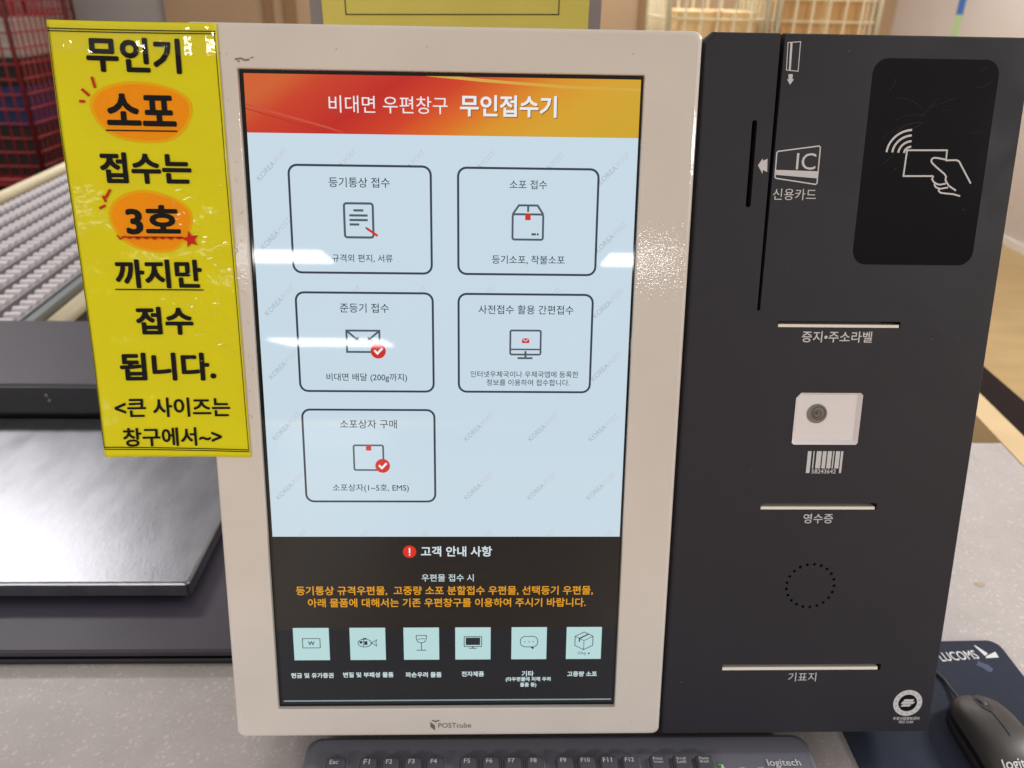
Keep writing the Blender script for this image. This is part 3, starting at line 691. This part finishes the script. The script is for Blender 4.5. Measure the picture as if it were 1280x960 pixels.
# ------------------------------------------------------------------ wheel conveyor running away behind the scale
cv = thing('wheel_conveyor', 'grey skate wheel conveyor between cream side bars behind the scale', 'conveyor', (-.88, 1.8, FZ))
ang = math.radians(2.6); ca, sa = math.cos(ang), math.sin(ang)
def CV(p):
    x, y, z = p; dy = y-.85
    return Vector((-.60 + x*ca - dy*sa, .85 + x*sa + dy*ca, z))
L0, L1 = .83, 3.6
g = G(CV); g.tube([(0, L0, -.006), (0, L1, -.006)], .016, M['cream'], 10); g.build('side_bar', cv)
g = G(CV); g.tube([(-.545, L0, -.002), (-.545, L1, -.002)], .016, M['cream'], 10); g.build('side_bar', cv)
g = G(CV); g.box(-.062, -.046, L0, L1, -.03, -.004, M['convg']); g.build('guard_rail', cv)
for k in range(8):
    x = -.080 - .0565*k
    g = G(CV); g.box(x, x+.006, L0, L1, -.035, -.006, M['convr'])
    y = L0
    while y < L1:
        vs = []; n = 12
        for xx in (x-.030, x-.001):
            for i in range(n): a = 2*math.pi*i/n; vs.append((xx, y+.0145*math.cos(a), -.015+.0145*math.sin(a)))
        g.add(vs, [[i, (i+1) % n, n+(i+1) % n, n+i] for i in range(n)] + [list(range(n))[::-1], [n+i for i in range(n)]], M['convw'])
        y += .030
    g.build('wheel_row', cv)
g = G(CV); g.box(-.53, -.02, L0+.02, L1, -.10, -.05, M['convd']); g.build('bed', cv)
for yy in (1.0, 3.4):
    for xx in (-.50, -.04):
        g = G(CV); g.box(xx-.02, xx+.02, yy-.02, yy+.02, FZ, -.101, M['convd']); g.build('leg', cv)

# ------------------------------------------------------------------ cage trolleys
def cage(name, label, loc, w_, d_, h_, m, sp, group, rot=0., panel=True):
    t = thing(name, label, 'trolley', loc, group); t.rotation_euler = (0, 0, rot)
    o0 = Vector(loc)
    def T(p): return Vector(p)+o0
    g = G(T); g.box(-w_/2, w_/2, -d_/2, d_/2, .16, .20, m); g.build('deck', t)
    def side(p0, p1, nm):
        gg = G(T); p0 = Vector(p0); p1 = Vector(p1); L = (p1-p0).length; n = max(2, int(L/sp))
        for i in range(n+1):
            q = p0.lerp(p1, i/n); r = .014 if i in (0, n) else .006
            gg.tube([(q.x, q.y, .2), (q.x, q.y, h_)], r, m, 6)
        k = int((h_-.2)/(sp*1.3))
        for j in range(k+1):
            z = .2 + (h_-.2)*j/k; r = .014 if j in (0, k) else .006
            gg.tube([(p0.x, p0.y, z), (p1.x, p1.y, z)], r, m, 6)
        gg.build(nm, t)
    a, b = w_/2, d_/2
    side((-a, -b, 0), (a, -b, 0), 'mesh_panel'); side((-a, b, 0), (a, b, 0), 'mesh_panel'); side((-a, -b, 0), (-a, b, 0), 'mesh_panel'); side((a, -b, 0), (a, b, 0), 'mesh_panel')
    for sx in (-1, 1):
        for sy in (-1, 1):
            gg = G(T); x, y = sx*(a-.08), sy*(b-.08)
            gg.loft([[(xx, y+.06*math.cos(q), .065+.06*math.sin(q)) for q in [k*math.pi/6 for k in range(12)]] for xx in (x-.018, x+.018)], M['castor']); gg.box(x-.03, x+.03, y-.03, y+.03, .126, .159, M['castor']); gg.build('castor', t)
    return t
cage('cage_trolley', 'red wire cage trolley loaded with parcels at the left edge', (-3.12, 5.0, FZ+.009), .90, .72, 1.75, M['red'], .065, 'red cage trolleys')
cage('cage_trolley', 'red wire cage trolley standing behind the loaded red one', (-3.45, 5.82, FZ+.009), .90, .68, 1.75, M['red'], .065, 'red cage trolleys', )
def parcel(x, y, z, w_, d_, h_, m, label):
    tp = M['card1'] if m is M['card2'] else M['card2'] if m is M['card1'] else m
    g = G(); g.box(x, x+w_, y, y+d_, z, z+h_, m, .008); g.box(x+w_*.45, x+w_*.55, y-.0015, y+d_+.0015, z+.01, z+h_+.0015, tp)
    tag(g.build('parcel'), label, 'parcel')
ZB = FZ+.21
parcel(-3.50, 4.75, ZB, .42, .5, .36, M['parceld'], 'dark box at the bottom left inside the red trolley')
parcel(-3.06, 4.78, ZB, .34, .46, .30, M['parceld'], 'dark box at the bottom right inside the red trolley')
parcel(-3.45, 4.8, ZB+.362, .40, .4, .25, M['parcelw'], 'white parcel on the left dark box in the red trolley')
parcel(-3.02, 4.8, ZB+.302, .30, .4, .24, M['parcelb'], 'blue parcel in the middle of the red trolley')
parcel(-3.03, 4.82, ZB+.544, .30, .4, .16, M['parceld'], 'dark box lying on the blue parcel in the red trolley')
parcel(-3.44, 4.8, ZB+.614, .36, .4, .28, M['parceld'], 'dark box lying on the white parcel in the red trolley')
parcel(-3.00, 4.85, ZB+.706, .24, .4, .22, M['parcelw'], 'white parcel at the top right of the red trolley')
cage('cage_trolley', 'cream cage trolley with cardboard boxes, nearest the tan wall ribs', (1.36, 4.3, FZ), .52, .6, 1.75, M['cream'], .075, 'cream cage trolleys')
cage('cage_trolley', 'cream cage trolley with tall boards beside the white wall', (1.92, 4.25, FZ), .52, .6, 1.75, M['cream'], .075, 'cream cage trolleys')
parcel(1.14, 4.05, ZB, .44, .5, .50, M['card1'], 'brown cardboard box at the bottom of the left cream trolley')
parcel(1.16, 4.05, ZB+.502, .42, .48, .56, M['card2'], 'pale cardboard box on top in the left cream trolley')
parcel(1.70, 4.0, ZB, .44, .5, 1.3, M['card1'], 'tall cardboard carton standing in the right cream trolley')

# ------------------------------------------------------------------ yellow notice in an acrylic stand behind the kiosk
nb = thing('notice_stand', 'acrylic stand holding a yellow framed sheet behind the kiosk top', 'sign', (.137, .50, TZ))
g = G(); g.box(-.026, .300, .5005, .505, .38, .78, M['acryl']); g.build('acrylic_plate', nb)
g = G(); g.box(-.012, .286, .4990, .4998, .478, .76, M['yellow2']); sh2 = g.build('yellow_sheet', nb)
g = G(); g.stroke([(.014, .517), (.252, .521), (.252, .745), (.014, .745)], .0011, .4986, M['ink'], True); g.build('border_line', sh2)
g = G(); g.box(.125, .149, .5055, .517, TZ+.0085, .42, M['acryl']); g.build('post', nb)
g = G(); g.box(.06, .214, .47, .548, TZ+.0005, TZ+.008, M['acryl']); g.build('stand_base', nb)

# ------------------------------------------------------------------ keyboard
kb = thing('keyboard', 'dark grey wired keyboard pushed under the kiosk front edge', 'keyboard', (.24, -.07, TZ))
g = G()
KX0, KX1, KY0, KY1 = .0165, .4655, -.148, .0130
def kl(i, z, dz=0): return [(x, y, z - (0 if y > -.07 else dz)) for x, y in rrect(KX0+i, KX1-i, KY0+i, KY1-i, .012, 6)]
g.loft([kl(.003, TZ+.001), kl(0, TZ+.004), kl(0, -.0565, .006), kl(.0012, -.0545, .006), kl(.004, -.0535, .006)], M['kb']); base = g.build('body', kb)
keyz = -.0485
def key(x, y, w_, d_, legend=None, size=.0055):
    g = G()
    def q(i, z): return [(a, b, z) for a, b in rrect(x-w_/2+i, x+w_/2-i, y-d_/2+i*.8, y+d_/2-i*.8, .0018, 3)]
    g.loft([q(0, -.0545), q(.0004, -.0515), q(.0016, keyz-.0006), q(.0024, keyz)], M['key'])
    g.loft([q(-.0007, -.0536), q(-.0007, -.0533), q(.0, -.0533)], M['keyedge'], cap0=False, cap1=False)
    if legend:
        lines = legend.split('|')
        for i, s_ in enumerate(lines):
            ww = size*min(1.6, .42*len(s_)+.0)
            zc = y + d_*.22 - i*.0032 if len(lines) > 1 else y + d_*.17
            g.text(s_, x-ww/2-.001, x+ww/2-.001, zc, 0, M['legend'], .012, place=lambda X, Z: (X, Z, keyz+.0002))
    g.build('key', kb)
ky = -.0195
key(.0458, ky, .0185, .0165, 'Esc', .0058)
for i in range(12):
    x = (.0738, .1600, .2433)[i//4] + (i % 4)*.0192
    key(x, ky, .0165, .0165, 'F%d' % (i+1), .0062)
for x, s_ in ((.3258, 'Print|Screen'), (.3462, 'Scroll|Lock'), (.3662, 'Pause|Break')): key(x, ky, .0172, .0165, s_, .0050)
kr = -.0475
for i in range(14): key(.0458+.0192*i, kr, .0168, .0165)
for i in range(3): key(.3262+.0200*i, kr, .0168, .0165)
for i in range(4): key(.3925+.0190*i, kr, .0168, .0165)
g = G(); top = lambda X, Z: (X, Z, -.0533)
g.text('logitech', .4215, .4508, -.0182, 0, M['legend'], .012, place=top)
for s_, x in (('1', .3812), ('A', .3980), ('S', .4142)):
    g.text(s_, x-.0010, x+.0010, -.0243, 0, M['legend'], .01, place=top)
    for e_ in ([(-.0022, -.0265), (.0022, -.0265), (.0022, -.0220), (-.0022, -.0220)],):
        n = len(e_)
        for i in range(n):
            a, b = e_[i], e_[(i+1) % n]; dx, dy = (0, .0002) if a[1] == b[1] else (.0002, 0)
            g.add([(x+a[0]-dx, a[1]-dy, -.0532), (x+b[0]-dx, b[1]-dy, -.0532), (x+b[0]+dx, b[1]+dy, -.0532), (x+a[0]+dx, a[1]+dy, -.0532)], [[0, 1, 2, 3]], M['legend'])
g.build('printed_mark', base)
g = G(); g.box(.3780, .3822, -.0192, -.0182, -.0540, -.0531, M['led']); g.build('status_light', kb)

# ------------------------------------------------------------------ mouse pad and mouse
pd = thing('mouse_pad', 'navy mouse pad with white printed lettering beside the kiosk', 'mouse pad', (.61, .03, TZ))
g = G()
def pdl(i, z):
    return [(x, y + (x-.5)*.02, z) for x, y in rrect(.5105+i, .7235-i, -.125+i, .1365-i, .012, 6)]
g.loft([pdl(0, TZ+.0003), pdl(0, TZ+.0022), pdl(.0006, TZ+.003)], M['pad']); pad = g.build('cloth_pad', pd)
g = G(); ptop = lambda X, Z: (X, Z, TZ+.0032)
g.text('LUCOMS', .6485, .6905, .1185, 0, M['pad_print'], .012, rot=math.radians(5), zh=.0120, place=ptop)
for pts in (((.6945, .1320), (.6955, .1335), (.7030, .1215), (.6980, .1180)), ((.6995, .1180), (.7125, .1240), (.7115, .1160), (.6970, .1150))):
    g.add([ptop(*p) for p in pts], [[0, 1, 2, 3]], M['pad_print'])
g.build('printed_logo', pad)
g = G(); g.add([ptop(*p) for p in ((.6815, .1065), (.6845, .1080), (.6865, .1120), (.6885, .1095), (.6945, .1060), (.6965, .1005), (.6925, .0965), (.6885, .0975), (.6865, .1020))], [list(range(9))], M['smudge']); g.build('worn_patch', pad)

ms = thing('computer_mouse', 'dark grey wired mouse with scroll wheel on the navy pad', 'mouse', (.637, -.003, TZ+.003))
MX, MY0, MY1, MZ = .637, -.0585, .0545, TZ+.0035
def msec(t_):                                  # cross-section at t from tail to nose
    y = MY0 + (MY1-MY0)*t_
    e_ = (1-abs(2*t_-1)**3.6)**.5 if 0 < t_ < 1 else 0
    hw = .0315*max(.06, e_)*(1-.06*math.sin(math.pi*t_))
    hh = .0350*((1-.42*((t_-.45)/.55)**2) if t_ > .45 else (1-.72*((.45-t_)/.45)**2.2))*max(.05, (1-abs(2*t_-1)**14))**.5
    hh = max(hh, .004)
    pts = []
    for i in range(21):
        a = math.pi*i/20
        cx = math.copysign(abs(math.cos(a))**.62, math.cos(a)); sz_ = math.sin(a)**.58
        tuck = 1-.10*(1-sz_)
        pts.append((MX+hw*cx*tuck, y, MZ + .0015 + hh*sz_))
    return pts
g = G(); ts = [.0, .012, .035, .07, .12, .2, .3, .4, .5, .6, .7, .78, .85, .9, .94, .97, .988, 1.]
g.loft([msec(q) for q in ts], M['mouse'], smooth=True); body = g.build('shell', ms)
def topz(x, t_):
    p = msec(t_)
    for a, b in zip(p, p[1:]):
        if b[0] <= x <= a[0]:
            k = 0 if a[0] == b[0] else (x-a[0])/(b[0]-a[0]); return a[2]+(b[2]-a[2])*k
    return p[10][2]
def seam(x0, tA, tB, w_, m, nm, lift=.0004, n=24):
    gg = G(); vs = []
    for i in range(n+1):
        q = tA+(tB-tA)*i/n; y = MY0+(MY1-MY0)*q
        vs += [(x0-w_/2, y, topz(x0-w_/2, q)+lift), (x0+w_/2, y, topz(x0+w_/2, q)+lift)]
    gg.add(vs, [[2*i, 2*i+1, 2*i+3, 2*i+2] for i in range(n)], m); return gg.build(nm, body)
seam(MX, .44, .675, .0010, M['mouse_d'], 'button_seam'); seam(MX, .905, .985, .0010, M['mouse_d'], 'button_seam')
# scroll wheel in a dark oval well
g = G(); vs = []; n = 26; qc = .79
for k in range(n):
    a = 2*math.pi*k/n; x = MX+.0052*math.cos(a); q = qc+.105*math.sin(a); vs.append((x, MY0+(MY1-MY0)*q, topz(x, q)+.0006))
g.add(vs+[(MX, MY0+(MY1-MY0)*qc, topz(MX, qc)+.0007)], [[i, (i+1) % n, n] for i in range(n)], M['mouse_d']); g.build('wheel_well', body)
g = G(); wy = MY0+(MY1-MY0)*qc; wz = topz(MX, qc)-.0072
g.loft([[(x, wy+r*math.cos(a), wz+r*math.sin(a)) for a in [2*math.pi*k/28 for k in range(28)]] for x, r in ((MX-.0031, .0082), (MX-.0022, .0092), (MX+.0022, .0092), (MX+.0031, .0082))], M['cable'], smooth=True); g.build('scroll_wheel', ms)
g = G(); g.text('logitech', .6185, .6520, -.0335, 0, M['legend'], .012, place=lambda X, Z: (X, Z, topz(X, (Z-MY0)/(MY1-MY0))+.0006)); g.build('printed_mark', body)
for sx in (-1, 1):
    g = G(); vs = []
    for i in range(20):
        q = .12+.74*i/19; p = msec(q); y = p[0][1]; a = p[1] if sx > 0 else p[-2]; b = p[2] if sx > 0 else p[-3]
        vs += [(a[0]+sx*.0004, y, a[2]), (b[0]+sx*.0004, y, b[2])]
    g.add(vs, [[2*i, 2*i+1, 2*i+3, 2*i+2] for i in range(19)], M['mouse_d'], True); g.build('side_grip', body)
g = G(); g.tube([(.637, .053, TZ+.0085), (.6365, .062, TZ+.008), (.637, .072, TZ+.006), (.637, .085, TZ+.0050), (.632, .10, TZ+.0049), (.620, .118, TZ+.0049), (.604, .133, TZ+.0049), (.58, .143, TZ+.0049)], .0016, M['cable'], 8); g.build('cord', ms)
